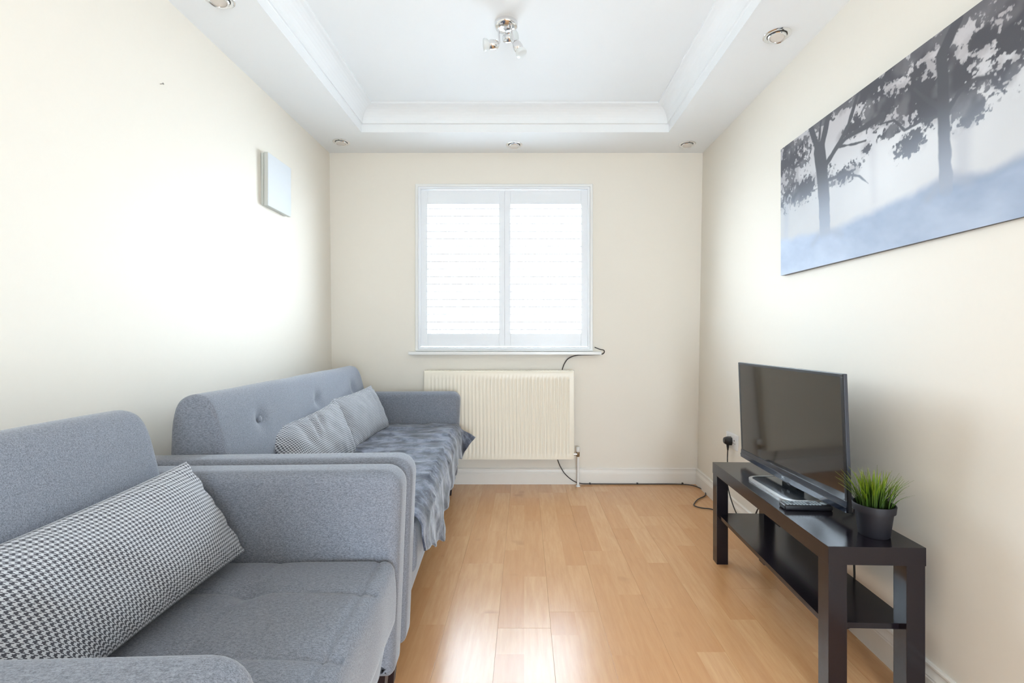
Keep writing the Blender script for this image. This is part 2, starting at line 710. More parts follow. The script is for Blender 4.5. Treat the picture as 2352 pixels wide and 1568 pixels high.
# floor: sub-base and separate laminate planks with recessed joints
floor = empty('floor', (0, 0, 0), kind='structure')
MB().box(-1.5, 1.4, YF - 0.1, YB + 0.2, -0.08, -0.004).build('underlay', 'floor_gap', floor)
PW = 0.1875
xs = 0.0925 - PW * 8
plank_mesh = {}
PL = 1.38
ends = [1.795, 1.695, 0.95, 2.30, 1.40, 0.60, 2.05, 1.10, 1.62, 0.80, 2.45, 1.25, 0.45, 1.9, 1.1, 0.7]
for c in range(16):
    x = xs + c * PW
    if x > 1.32 or x + PW < -1.42:
        continue
    # the column left of x = 0.0925 ends a plank at 1.695, the one right of it at 1.795
    e = {7: 1.695, 8: 1.795}.get(c, ends[c] + 0.13)
    y = e - PL * 5
    while y < YB + 0.05:
        a, b = max(y, YF - 0.05), min(y + PL, YB + 0.02)
        if b - a > 0.02:
            key = (round(b - a, 3))
            if key not in plank_mesh:
                me_o = MB().box(0.0002, PW - 0.0002, 0.0002, b - a - 0.0002, -0.012, 0, bev=0.0006)
                o = me_o.build('plank', 'plank', floor)
                plank_mesh[key] = o.data
            else:
                o = bpy.data.objects.new('plank', plank_mesh[key])
                COL.objects.link(o)
                o.parent = floor
            o.location = (x, a, 0)
        y += PL

# skirting boards: moulded profile, (distance from wall, height)
PROF = [(0, 0), (0.018, 0), (0.018, 0.072), (0.0165, 0.075), (0.0165, 0.079), (0.013, 0.086), (0.0105, 0.094),
        (0.010, 0.099), (0.0125, 0.102), (0.0125, 0.107), (0.009, 0.111), (0, 0.111)]


def skirting(name, path, inward):
    vs, fs = [], []
    n = len(PROF)
    for (px, py) in path:
        for (dd, z) in PROF:
            if inward == 'l':
                vs.append((wall_l(py, z) - 0.002 + dd, py, z))
            elif inward == 'r':
                vs.append((wall_r(py, z) + 0.002 - dd, py, z))
            else:
                vs.append((px, py + 0.002 - dd, z))
    for k in range(len(path) - 1):
        for i in range(n):
            j = (i + 1) % n
            fs.append((k * n + i, k * n + j, (k + 1) * n + j, (k + 1) * n + i))
    fs.append(tuple(range(n)))
    fs.append(tuple(reversed(range((len(path) - 1) * n, len(path) * n))))
    MB().add(vs, fs).build(name, 'skirting', smooth=True, auto=25, kind='structure')


skirting('baseboard_back', [(-1.342, YB), (1.2, YB)], 'b')
skirting('baseboard_left', [(0, YF), (0, 0.5), (0, YB)], 'l')
skirting('baseboard_right', [(0, YF), (0, 0.5), (0, 2.0), (0, YB)], 'r')

# ------------------------------------------------------------------ window with louvred shutters
wx0, wx1, wz0, wz1 = WIN
win = empty('window_1', ((wx0 + wx1) / 2, YB, wz0), kind='structure')
W0 = win.location[:]


def frame_ring(x0, x1, z0, z1, y0, y1, w, bev=0.003):
    """four mitred members, returned as one MB"""
    mb = MB()
    o = [(x0, z0), (x1, z0), (x1, z1), (x0, z1)]
    i = [(x0 + w, z0 + w), (x1 - w, z0 + w), (x1 - w, z1 - w), (x0 + w, z1 - w)]
    ib = [(x0 + w + bev, z0 + w + bev), (x1 - w - bev, z0 + w + bev), (x1 - w - bev, z1 - w - bev), (x0 + w + bev, z1 - w - bev)]
    ob = [(x0 + bev, z0 + bev), (x1 - bev, z0 + bev), (x1 - bev, z1 - bev), (x0 + bev, z1 - bev)]
    loops = [(o, y1), (o, y0 + bev), (ob, y0), ([(a - (bev if k in (0, 3) else -bev), b - (bev if k in (0, 1) else -bev)) for k, (a, b) in enumerate(i)], y0), (i, y0 + bev), (i, y1)]
    vs = []
    for lp, y in loops:
        vs += [(x, y, z) for x, z in lp]
    fs = []
    m = len(loops)
    for k in range(m):
        k2 = (k + 1) % m
        for a in range(4):
            b = (a + 1) % 4
            fs.append((k * 4 + a, k * 4 + b, k2 * 4 + b, k2 * 4 + a))
    return mb.add(vs, fs)


frame_ring(wx0, wx1, wz0, wz1, YB - 0.022, YB + 0.06, 0.022, 0.004).build('window_frame', 'gloss_white', win, off=W0)
frame_ring(wx0 + 0.021, wx1 - 0.021, wz0 + 0.012, wz1 - 0.021, YB - 0.030, YB + 0.05, 0.018, 0.005).build('shutter_frame', 'shutter', win, off=W0)
MB().box(wx0 - 0.04, wx1 + 0.055, YB - 0.055, YB + 0.03, wz0 - 0.024, wz0 - 0.002, bev=0.004).build('window_sill', 'gloss_white', win, off=W0)
frame_ring(wx0 + 0.002, wx1 - 0.002, wz0 + 0.002, wz1 - 0.002, YB + 0.14, YB + 0.2, 0.05).build('outer_sash', 'gloss_white', win, off=W0)
MB().box(wx0 + 0.05, wx1 - 0.05, YB + 0.166, YB + 0.172, wz0 + 0.05, wz1 - 0.05).build('glass_pane', 'glass', win, off=W0)


def shutter(x0, x1, ox0, ox1):
    z0, z1, oz0, oz1 = wz0 + 0.034, wz1 - 0.042, 1.054, 1.956
    ya, yb = YB - 0.018, YB + 0.010
    p = empty('shutter_panel', (x0 - W0[0], 0, z0 - W0[2]))
    p.parent = win
    O = (x0, YB, z0)
    for (a, b) in ((x0, ox0), (ox1, x1)):
        MB().box(a, b, ya, yb, z0, z1, bev=0.003).build('stile', 'shutter', p, off=O)
    for (a, b) in ((z0, oz0), (oz1, z1)):
        MB().box(ox0, ox1, ya + 0.002, yb - 0.002, a, b, bev=0.002).build('rail', 'shutter', p, off=O)
    # elliptical louvres pivoting in the stiles
    n = 18
    mb = MB()
    out = []
    for i in range(14):
        a = 2 * math.pi * i / 14
        ca, sa = math.cos(a), math.sin(a)
        out.append((0.024 * math.copysign(abs(ca) ** 0.35, ca), 0.0048 * math.copysign(abs(sa) ** 0.45, sa)))
    tilt = math.radians(7)
    L = ox1 - ox0 + 0.004
    vs = [(xx, c * math.cos(tilt) - s * math.sin(tilt), c * math.sin(tilt) + s * math.cos(tilt)) for xx in (0, L) for (c, s) in out]
    fs = [(i, (i + 1) % 14, 14 + (i + 1) % 14, 14 + i) for i in range(14)] + [tuple(range(14)), tuple(reversed(range(14, 28)))]
    first = None
    for k in range(17):
        z = 1.054 + 0.029 + k * 0.0526
        if first is None:
            first = mb.add(vs, fs).build('louvre', 'shutter', p, smooth=True, auto=50)
            o = first
        else:
            o = bpy.data.objects.new('louvre', first.data)
            COL.objects.link(o)
            o.parent = p
        o.location = (ox0 - 0.002 - O[0], (ya + yb) / 2 + 0.0 - O[1], z - O[2])


shutter(-0.726, -0.1397, -0.678, -0.180)
shutter(-0.1393, 0.4395, -0.098, 0.394)

# unseen opening added behind the camera, placed and sized for its fill light
rear = empty('unseen_fill_window', ((REAR[0] + REAR[1]) / 2, YF - 0.06, REAR[2]), kind='structure')
frame_ring(REAR[0], REAR[1], REAR[2], REAR[3], YF - 0.10, YF - 0.03, 0.06).build('window_frame', 'gloss_white', rear, off=rear.location)
MB().box(REAR[0] + .05, REAR[1] - .05, YF - 0.068, YF - 0.062, REAR[2] + .05, REAR[3] - .05).build('glass_pane', 'glass', rear, off=rear.location)


# ------------------------------------------------------------------ sofa and armchair
def seat_depth(u, w, us, ws, du, dw):
    """quilt grooves and buttons over the seat; du, dw are its size in metres"""
    eu = min(abs(u - a) for a in us) * du
    ew = min(abs(w - a) for a in ws) * dw
    g = max(math.exp(-(eu / 0.007) ** 2) * 0.45, math.exp(-(ew / 0.007) ** 2))
    soft = max(math.exp(-(eu / 0.03) ** 2) * 0.5, math.exp(-(ew / 0.03) ** 2))
    b = math.exp(-((eu ** 2 + ew ** 2) / 0.0012))
    return g * 0.0045 + soft * 0.0035 + b * 0.015


def make_seating(name, loc, rz, L, label, cat, nw, buttons, wrinkles):
    root = empty(name, loc, rz, label, cat)
    T = 0.112
    H = 0.675
    D = 0.84
    LEG = 0.13
    # arms
    arm = densify(rounded_rect(-D, 0, LEG, H, (0.055, 0.03, 0.02, 0.02), 6), 0.06)

    def arm_fn(x, y, z):
        # the front leans back a little towards the floor
        k = max(0.0, min(1.0, (x + 0.2) / 0.2))
        return (x - 0.022 * k * (1 - (z - LEG) / (H - LEG)), y, z)
    for y0 in (0, L - T):
        mb = MB().pad(arm, y0, y0 + T, 0.032, 6, 3, arm_fn)
        mb.build('armrest', 'sofa', root, smooth=True, auto=70)
    # base rail
    MB().rbox(-0.78, -0.03, T - 0.01, L - T + 0.01, LEG, 0.285, 0.012, 6, 12, 3,
              lambda x, y, z: (x - (0.028 * (0.285 - z) / 0.155 if x > -0.3 else 0), y, z)).build('base_rail', 'sofa', root, smooth=True, auto=60)
    # seat
    sy0, sy1 = T + 0.002, L - T - 0.002
    sx0, sx1 = -0.66, -0.012
    us = (0.555,)
    ws = nw if isinstance(nw, tuple) else tuple(k / nw for k in range(1, nw))

    def seat_fn(x, y, z):
        u = (x - sx0) / (sx1 - sx0)
        w = (y - sy0) / (sy1 - sy0)
        if z > 0.42:
            crown = 0.012 * (1 - (2 * u - 1) ** 4) * (1 - (2 * w - 1) ** 6)
            dd = seat_depth(u, w, us, ws, sx1 - sx0, sy1 - sy0) if 0.02 < u < 0.985 else 0
            seam = 0.005 * math.exp(-((x - (sx1 - 0.040)) / 0.0055) ** 2)
            nz = 0.004 * noise.noise(Vector((x * 5, y * 5, 3)))
            z = z + crown - dd - seam + nz
        if x > sx1 - 0.01:
            x += 0.006 * math.sin(math.pi * min(1, max(0, (z - 0.28) / 0.17))) + 0.003 * noise.noise(Vector((1, y * 7, z * 7)))
        return (x, y, z)
    MB().rbox(sx0, sx1, sy0, sy1, 0.280, 0.452, 0.024, 120, max(24, int((sy1 - sy0) / 0.006)), 8, seat_fn).build('seat', 'sofa', root, smooth=True)
    # backrest, swept profile
    prof = [(-0.555, 0.40), (-0.575, 0.55), (-0.592, 0.68), (-0.608, 0.76), (-0.622, 0.805), (-0.642, 0.835), (-0.67, 0.848),
            (-0.70, 0.845), (-0.727, 0.827), (-0.742, 0.79), (-0.75, 0.72), (-0.755, 0.50), (-0.755, 0.20), (-0.68, 0.18), (-0.58, 0.28)]
    by0, by1 = T + 0.002, L - T - 0.002

    def back_fn(x, y, z):
        w = (y - by0) / (by1 - by0)
        if x > -0.67 and z > 0.42:
            bulge = 0.016 * (1 - (2 * w - 1) ** 6) * math.exp(-((z - 0.62) / 0.16) ** 2)
            x += bulge
            for (by, bz) in buttons:
                q = math.exp(-(((y - by) ** 2 + (z - bz) ** 2) / 0.0011))
                x -= 0.018 * q
            for (wy, wz, sl, ln, am) in wrinkles:
                dy = y - wy
                if abs(dy) < ln:
                    dz = (z - wz) - sl * dy
                    x -= am * math.exp(-(dz / 0.012) ** 2) * (1 - (dy / ln) ** 2)
        if z > 0.7:
            z += 0.004 * noise.noise(Vector((x * 4, y * 4, 9)))
        return (x, y, z)
    bo = MB().pad(smooth_loop(prof, 5), by0, by1, 0.016, 7, max(20, int((by1 - by0) / 0.016)), back_fn, r2=0.045).build('backrest', 'sofa', root, smooth=True, auto=80)
    for (by, bz) in buttons:
        if bz > 0.70 and by < 0.6 and L > 1.2:
            x = -0.592 - (bz - 0.68) / 0.08 * 0.016 + 0.012 - 0.018
            MB().lathe([(0.0, -0.004), (0.010, -0.002), (0.012, 0.002), (0.008, 0.005), (0.0, 0.006)], 16, (x + 0.006, by, bz), (1, 0, 0.12), cap=False).build('button', 'sofa', root, smooth=True)
    # legs
    for lx in (-0.075, -0.74):
        for ly in (0.05, L - 0.05):
            mb = MB()
            vs = []
            for z, h in ((0, 0.014), (LEG + 0.01, 0.027)):
                vs += [(lx - h, ly - h, z), (lx + h, ly - h, z), (lx + h, ly + h, z), (lx - h, ly + h, z)]
            mb.add(vs, [(0, 3, 2, 1), (4, 5, 6, 7), (0, 1, 5, 4), (1, 2, 6, 5), (2, 3, 7, 6), (3, 0, 4, 7)])
            mb.build('leg', 'sofa_leg', root)
    return root


SOFA_LOC, SOFA_RZ, SOFA_L = (-0.325, 1.385, 0), math.radians(3.0), 1.80
CHAIR_LOC, CHAIR_RZ, CHAIR_L = (-0.291, 0.443, 0), math.radians(2.2), 0.920
make_seating('sofa', SOFA_LOC, SOFA_RZ, SOFA_L, 'grey heather fabric sofa by the radiator, with a plush throw on its seat', 'sofa',
             6, [(0.36, 0.735), (0.9, 0.735), (1.44, 0.735)],
             [(0.75, 0.70, 0.12, 0.35, 0.006), (1.05, 0.76, 0.18, 0.3, 0.005), (1.3, 0.70, 0.1, 0.25, 0.005)])
make_seating('armchair', CHAIR_LOC, CHAIR_RZ, CHAIR_L, 'nearest grey fabric armchair with square quilted seat and one large cushion', 'armchair',
             (0.11, 0.433, 0.757), [], [])


def local_to_world(loc, rz, p):
    c, s = math.cos(rz), math.sin(rz)
    return Vector((loc[0] + c * p[0] - s * p[1], loc[1] + s * p[0] + c * p[1], loc[2] + p[2]))


# ------------------------------------------------------------------ cushions
def cushion(bl, br, tr, tl, T, label, seed, sag=0.0, pinch=0.05, folds=()):
    bl, br, tr, tl = map(Vector, (bl, br, tr, tl))
    cen = (bl + br + tr + tl) / 4
    base = Vector((cen.x, cen.y, min(bl.z, br.z)))
    nrm = ((br - bl).cross(tl - bl)).normalized()
    if nrm.x < 0:
        nrm = -nrm
    wl, hl = (br - bl).length, (tl - bl).length
    N, K = 72, 44
    vs, uvs = [], []
    for side in (1, -1):
        for j in range(K + 1):
            b = j / K
            for i in range(N + 1):
                a = i / N
                # ease lattice towards the borders
                aa = 0.5 - 0.5 * math.cos(math.pi * a)
                bb = 0.5 - 0.5 * math.cos(math.pi * b)
                aa = 0.5 * aa + 0.5 * a
                bb = 0.5 * bb + 0.5 * b
                ca = 0.5 + (aa - 0.5) * (1 - pinch * (1 - (2 * bb - 1) ** 2) * 1.2)
                cb = 0.5 + (bb - 0.5) * (1 - pinch * 1.7 * (1 - (2 * aa - 1) ** 2))
                p = bl * (1 - ca) * (1 - cb) + br * ca * (1 - cb) + tr * ca * cb + tl * (1 - ca) * cb
                ea = max(0.0, 1 - abs(2 * aa - 1) ** 2.6)
                eb = max(0.0, 1 - abs(2 * bb - 1) ** 2.2)
                h = (ea * eb) ** 0.55 * T / 2
                rim = min(aa, 1 - aa) * wl, min(bb, 1 - bb) * hl
                e = min(rim)
                h += 0.006 * noise.noise(Vector((aa * 9 + seed, bb * 5, seed))) * min(1, e / 0.04)
                wr = math.exp(-e / 0.03) * 0.004 * math.sin((aa * wl + bb * hl) * 120 + seed) * min(1, e / 0.008)
                h += wr
                for (fa, fb, ang, ln, am, wd) in folds:
                    da, db = (aa - fa) * wl, (bb - fb) * hl
                    s_ = da * math.cos(ang) + db * math.sin(ang)
                    t_ = -da * math.sin(ang) + db * math.cos(ang)
                    if abs(s_) < ln:
                        h -= am * math.exp(-(t_ / wd) ** 2) * (1 - (s_ / ln) ** 2) * min(1, e / 0.03)
                p = p + nrm * (side * h)
                p.z -= sag * (1 - (2 * aa - 1) ** 2) * bb
                vs.append(p[:])
                uvs.append((aa * wl, bb * hl))
    n0 = (N + 1) * (K + 1)
    fs = []
    for s in (0, 1):
        for j in range(K):
            for i in range(N):
                q = s * n0 + j * (N + 1) + i
                f = (q, q + 1, q + N + 2, q + N + 1)
                fs.append(f if s == 0 else tuple(reversed(f)))
    off = base
    me = bpy.data.meshes.new('cushion')
    me.from_pydata([(x - off.x, y - off.y, z - off.z) for x, y, z in vs], [], fs)
    uvl = me.uv_layers.new(name='UVMap')
    for lp in me.loops:
        uvl.data[lp.index].uv = uvs[lp.vertex_index]
    b = bmesh.new()
    b.from_mesh(me)
    bmesh.ops.remove_doubles(b, verts=b.verts, dist=1e-5)
    bmesh.ops.recalc_face_normals(b, faces=b.faces)
    b.to_mesh(me)
    b.free()
    me.materials.append(M['hound'])
    me.shade_smooth()
    o = bpy.data.objects.new('cushion', me)
    o.location = off
    COL.objects.link(o)
    tag(o, label, 'cushion')
    return o


cushion((-0.715, 0.56, 0.462), (-0.700, 1.205, 0.490), (-0.845, 1.200, 0.715), (-0.850, 0.56, 0.690), 0.15,
        'large houndstooth cushion on the armchair seat, cut by the left edge', 1.3, pinch=0.035)
cushion((-0.835, 2.30, 0.468), (-0.825, 2.93, 0.485), (-0.935, 2.92, 0.735), (-0.985, 2.36, 0.715), 0.13,
        'houndstooth cushion against the far sofa arm, behind the other sofa cushion', 4.1,
        folds=[(0.75, 0.6, 1.2, 0.16, 0.010, 0.02)])
cushion((-0.800, 1.74, 0.468), (-0.800, 2.29, 0.478), (-0.900, 2.29, 0.730), (-0.985, 1.74, 0.680), 0.14,
        'front houndstooth cushion of the two on the sofa, creased and slumped to the left', 7.7, sag=0.01,
        folds=[(0.45, 0.78, 1.0, 0.12, 0.016, 0.012), (0.55, 0.8, 0.9, 0.10, 0.012, 0.010), (0.28, 0.7, 1.3, 0.1, 0.008, 0.02)])


# ------------------------------------------------------------------ plush throw over the sofa seat
def build_throw():
    NY, NS = 150, 90
    y0, y1 = 0.118, SOFA_L - 0.118
    vs = []
    for i in range(NY + 1):
        w = i / NY
        y = y0 + (y1 - y0) * w
        # length of the overhang in front
        hem = float(np.interp(y, [0.11, 0.22, 0.35, 0.49, 0.56, 0.63, 1.0, 1.2, 1.7], [0.09, 0.12, 0.18, 0.230, 0.205, 0.158, 0.150, 0.130, 0.148]))
        hem += 0.008 * math.sin(w * 23) + 0.006 * math.sin(w * 51 + 1)
        far = max(0.0, (w - 0.88) / 0.12)
        hem *= (1 - 0.25 * far)
        back = -0.60 + 0.03 * math.sin(w * 9)
        total = -back + hem
        for j in range(NS + 1):
            s = total * j / NS
            d = s + back
            r = 0.03
            if d < -r:
                x, z = d, 0.468
                edge = 0.0
            elif d < -r + r * math.pi / 2:
                a = (d + r) / r
                x, z = -r + (r + 0.004) * math.sin(a), 0.468 - r * (1 - math.cos(a))
                edge = 0
            else:
                e = d + r - r * math.pi / 2
                x, z = 0.006, 0.468 - r - e
                edge = e
                # the far corner juts out from the arm instead of hanging straight
                x += far ** 1.3 * e * 0.85
                z += far ** 1.3 * e * 0.45
                x += edge * 0.05 + 0.22 * edge * (0.5 + 0.5 * math.sin(y * 26 + 1.0)) * 0.35
            crown = 0.012 * (1 - (2 * w - 1) ** 6) if x < -0.02 else 0.0
            p = Vector((x, y, z))
            n1 = noise.noise(Vector((x * 7, y * 7, z * 7))) * 0.006 + noise.noise(Vector((x * 18, y * 12, 4 + z * 18))) * 0.004
            ridge = 0.012 * max(0, noise.noise(Vector((x * 4 + 3, y * 9, 8)))) ** 1.0
            if edge > 0:
                x += n1 + 0.004 + abs(n1)
            else:
                z += crown + n1 + ridge + 0.006
            y2 = y + (0.01 * noise.noise(Vector((s * 8, 3, w * 6))) if 0.03 < w < 0.97 else 0)
            vs.append((x, y2, z))
    fs = []
    for i in range(NY):
        for j in range(NS):
            q = i * (NS + 1) + j
            fs.append((q, q + 1, q + NS + 2, q + NS + 1))
    mb = MB().add(vs, fs)
    o = mb.build('throw_blanket', 'throw', smooth=True)
    o.location = SOFA_LOC
    o.rotation_euler = (0, 0, SOFA_RZ)
    md = o.modifiers.new('thickness', 'SOLIDIFY')
    md.thickness = 0.006
    md.offset = 0
    tag(o, 'dark slate plush throw spread over the sofa seat, hanging over its front', 'blanket')


build_throw()

# ------------------------------------------------------------------ radiator
RX0, RX1, RZ0, RZ1, RY = -0.682, 0.329, 0.195, 0.797, 3.268
rad = empty('radiator', ((RX0 + RX1) / 2, RY + 0.05, RZ0), 0, 'cream ribbed panel radiator on the back wall beneath the window', 'radiator')
RO = rad.location[:]
# pressed front panel: ribs sunk between plain margins
nr = 38
mb = MB()
px = []
pitch = (RX1 - RX0 - 0.05) / nr
for k in range(nr):
    a = RX0 + 0.025 + k * pitch
    px += [(a, 0), (a + pitch * 0.30, 0), (a + pitch * 0.45, 1), (a + pitch * 0.80, 1), (a + pitch * 0.95, 0)]
px = [(RX0, 0), (RX0 + 0.004, 0)] + px + [(RX1 - 0.02, 0), (RX1, 0)]
pz = [(RZ0, 0), (RZ0 + 0.033, 0), (RZ0 + 0.045, 1), (RZ1 - 0.062, 1), (RZ1 - 0.05, 0), (RZ1 - 0.012, 0), (RZ1 - 0.004, -0.3), (RZ1, -1.2)]
vs, fs = [], []
for (z, kz) in pz:
    for (x, kx) in px:
        dep = 0.0035 * kx * max(kz, 0) + (0.008 * (-kz) if kz < 0 else 0)
        vs.append((x, RY + dep, z))
nx = len(px)
for j in range(len(pz) - 1):
    for i in range(nx - 1):
        q = j * nx + i
        fs.append((q, q + 1, q + nx + 1, q + nx))
n0 = len(vs)
vs += [(RX0, RY + 0.02, RZ0), (RX1, RY + 0.02, RZ0), (RX1, RY + 0.02, RZ1), (RX0, RY + 0.02, RZ1)]
fs.append((n0, n0 + 3, n0 + 2, n0 + 1))
mb.add(vs, fs).build('front_panel', 'radiator', rad, off=RO, smooth=True, auto=30)
MB().box(RX0 + 0.005, RX1 - 0.005, RY + 0.06, RY + 0.072, RZ0 + 0.01, RZ1 - 0.02, bev=0.002).build('rear_panel', 'radiator', rad, off=RO)
for a, b in ((RX0 - 0.004, RX0 + 0.001), (RX1 - 0.001, RX1 + 0.008)):
    MB().box(a, b, RY + 0.004, RY + 0.078, RZ0 + 0.004, RZ1 + 0.003, bev=0.0015).build('side_panel', 'radiator', rad, off=RO)
g = MB()
g.box(RX0, RX1, RY + 0.01, RY + 0.018, RZ1 - 0.004, RZ1 + 0.003)
g.box(RX0, RX1, RY + 0.068, RY + 0.076, RZ1 - 0.004, RZ1 + 0.003)
for k in range(41):
    x = RX0 + (RX1 - RX0 - 0.006) * k / 40
    g.box(x, x + 0.006, RY + 0.018, RY + 0.068, RZ1 - 0.003, RZ1 + 0.002)
g.build('top_grille', 'radiator', rad, off=RO)
for x in (RX0 + 0.15, RX1 - 0.15):
    MB().box(x - 0.015, x + 0.015, RY + 0.07, YB - 0.0008, RZ0 + 0.1, RZ0 + 0.16, bev=0.002).build('wall_bracket', 'radiator', rad, off=RO)
vx, vy = 0.368, 3.31
v = MB().lathe([(0.010, 0.0), (0.011, 0.004), (0.011, 0.03), (0.010, 0.034)], 20, (vx, vy, 0.205)).build('valve_body', 'brass', rad, smooth=True, off=RO, auto=40)
MB().lathe([(0.011, 0), (0.0135, 0.004), (0.015, 0.018), (0.0145, 0.03), (0.010, 0.034)], 20, (vx, vy, 0.238)).build('valve_cap', 'gloss_white', rad, smooth=True, off=RO, auto=40)
MB().lathe([(0.008, 0), (0.008, 0.035)], 16, (vx - 0.035, vy, 0.222), (1, 0, 0)).build('valve_tail', 'chrome', rad, smooth=True, off=RO, auto=40)
pp = MB()
pp.lathe([(0.0075, 0), (0.0075, 0.206)], 16, (vx, vy, 0.0))
pp.build('pipe', 'gloss_white', rad, smooth=True, off=RO, auto=40)
MB().lathe([(0.016, 0), (0.014, 0.006), (0.009, 0.009)], 20, (vx, vy, 0.0)).build('pipe_collar', 'gloss_white', rad, smooth=True, off=RO, auto=40)

# ------------------------------------------------------------------ TV bench
B_LOC, B_RZ = (0.836, 1.322, 0), math.radians(-2.1)
bench = empty('tv_bench', B_LOC, B_RZ, 'long black-brown low bench with open lower shelf along the right wall', 'tv stand')
BW, BL_, BH = 0.262, 0.90, 0.45
MB().box(0, BW, 0, BL_, BH - 0.05, BH, bev=0.0012).build('bench_top', 'stand', bench)
for lx in (0.0015, BW - 0.0515):
    for ly in (0.0015, BL_ - 0.0515):
        MB().box(lx, lx + 0.05, ly, ly + 0.05, 0, BH - 0.05, bev=0.001).build('leg', 'stand', bench)
MB().box(0.012, BW - 0.012, 0.03, BL_ - 0.03, 0.209, 0.225, bev=0.0008).build('lower_shelf', 'stand', bench)

# ------------------------------------------------------------------ television
TVX, TVY = 1.005, 1.852
tv = empty('television', (TVX, TVY, BH), math.radians(0.6), 'black flat-screen television on a silver-rimmed base, standing on the bench', 'television')
TW, Z0, Z1 = 0.715, 0.028, 0.462
lean = math.tan(math.radians(2.2))


def tvf(x, y, z):
    return (x - (z - Z0) * lean + 0.004, y, z)


def tvbox(x0, x1, y0, y1, z0, z1, bev):
    m = MB().box(x0, x1, y0, y1, z0, z1, bev=bev)
    m.v = [tvf(*p) for p in m.v]
    return m


h = TW / 2
tvbox(-0.004, 0.008, -h, h, Z0, Z1, 0.002).build('bezel', 'tv_edge', tv)
fr = MB()
for (a, b, c, d) in ((-h + 0.001, h - 0.001, Z1 - 0.011, Z1 - 0.001), (-h + 0.001, -h + 0.012, Z0 + 0.03, Z1 - 0.011), (h - 0.012, h - 0.001, Z0 + 0.03, Z1 - 0.011)):
    m = tvbox(-0.007, -0.0035, a, b, c, d, 0.0008)
    fr.add(m.v, m.f)
fr.build('front_trim', 'black_plastic', tv)
tvbox(-0.006, -0.0042, -h + 0.012, h - 0.012, Z0 + 0.034, Z1 - 0.011, 0).build('screen', 'screen', tv)
# bowed lower chin with a crease line
mb = MB()
vs, fs = [], []
n = 40
for i in range(n + 1):
    y = -h + 0.0005 + (TW - 0.001) * i / n
    q = 1 - (2 * i / n - 1) ** 2
    prof = [(-0.004, Z0 + 0.036), (-0.0085, Z0 + 0.036), (-0.010, Z0 + 0.018), (-0.0125, Z0 + 0.0165), (-0.011, Z0 + 0.001 - 0.006 * q), (-0.002, Z0 + 0.0 - 0.007 * q), (0.01, Z0 - 0.002)]
    vs += [tvf(px_, y, pz_) for (px_, pz_) in prof]
m_ = 7
for i in range(n):
    for k in range(m_):
        l = (k + 1) % m_
        fs.append((i * m_ + k, i * m_ + l, (i + 1) * m_ + l, (i + 1) * m_ + k))
fs.append(tuple(range(m_)))
fs.append(tuple(reversed(range(n * m_, (n + 1) * m_))))
mb.add(vs, fs).build('lower_trim', 'tv_chin', tv, label='blue-black glossy strip under the screen')
tvbox(-0.012, -0.004, -0.045, -0.025, Z0 - 0.011, Z0 - 0.002, 0.002).build('sensor', 'black_plastic', tv)
tvbox(0.006, 0.05, -h * 0.70, h * 0.82, Z0 + 0.02, Z1 - 0.09, 0.012).build('rear_housing', 'black_plastic', tv)
MB().box(0.014, 0.045, -0.05, 0.05, 0.0075, Z0 + 0.10, bev=0.004).build('stand_neck', 'black_plastic', tv)
# rounded base plate with silver rim
bw0, bw1, bl0, bl1 = -0.100, 0.095, -0.190, 0.125
out = rounded_rect(bw0, bw1, bl0, bl1, 0.05, 8)
inn = rounded_rect(bw0 + 0.012, bw1 - 0.012, bl0 + 0.012, bl1 - 0.012, 0.040, 8)
mb = MB()
n = len(out)
vs = [(x, y, 0.0) for x, y in out] + [(x, y, 0.007) for x, y in out] + [(x, y, 0.009) for x, y in inn] + [(x, y, 0.0) for x, y in inn]
fs = []
for k in range(4):
    for i in range(n):
        j = (i + 1) % n
        fs.append((k * n + i, k * n + j, ((k + 1) % 4) * n + j, ((k + 1) % 4) * n + i))
mb.add(vs, fs).build('base_rim', 'silver', tv, smooth=True, auto=30, label='silver rim of the base')
MB().add([(x, y, 0.0) for x, y in inn] + [(x, y, 0.0075) for x, y in inn],
         [(i, (i + 1) % n, n + (i + 1) % n, n + i) for i in range(n)] + [tuple(range(n)), tuple(reversed(range(n, 2 * n)))]).build('base_plate', 'plate', tv)
# maker's lettering on the chin
cu = bpy.data.curves.new('lettering', 'FONT')
cu.body = 'JVC'
cu.size = 0.012
cu.align_x = 'CENTER'
cu.align_y = 'CENTER'
cu.extrude = 0.0003
tmp = bpy.data.objects.new('tmp_text', cu)
COL.objects.link(tmp)
bpy.context.view_layer.update()
me = bpy.data.meshes.new_from_object(tmp.evaluated_get(bpy.context.evaluated_depsgraph_get()))
bpy.data.objects.remove(tmp)
me.name = 'lettering'
me.materials.clear()
me.materials.append(M['print_white'])
lo = bpy.data.objects.new('lettering', me)
COL.objects.link(lo)
lo.parent = tv
lo.location = tvf(-0.0125, 0.0, Z0 + 0.008)
lo.rotation_euler = (math.radians(90), 0, math.radians(-90))

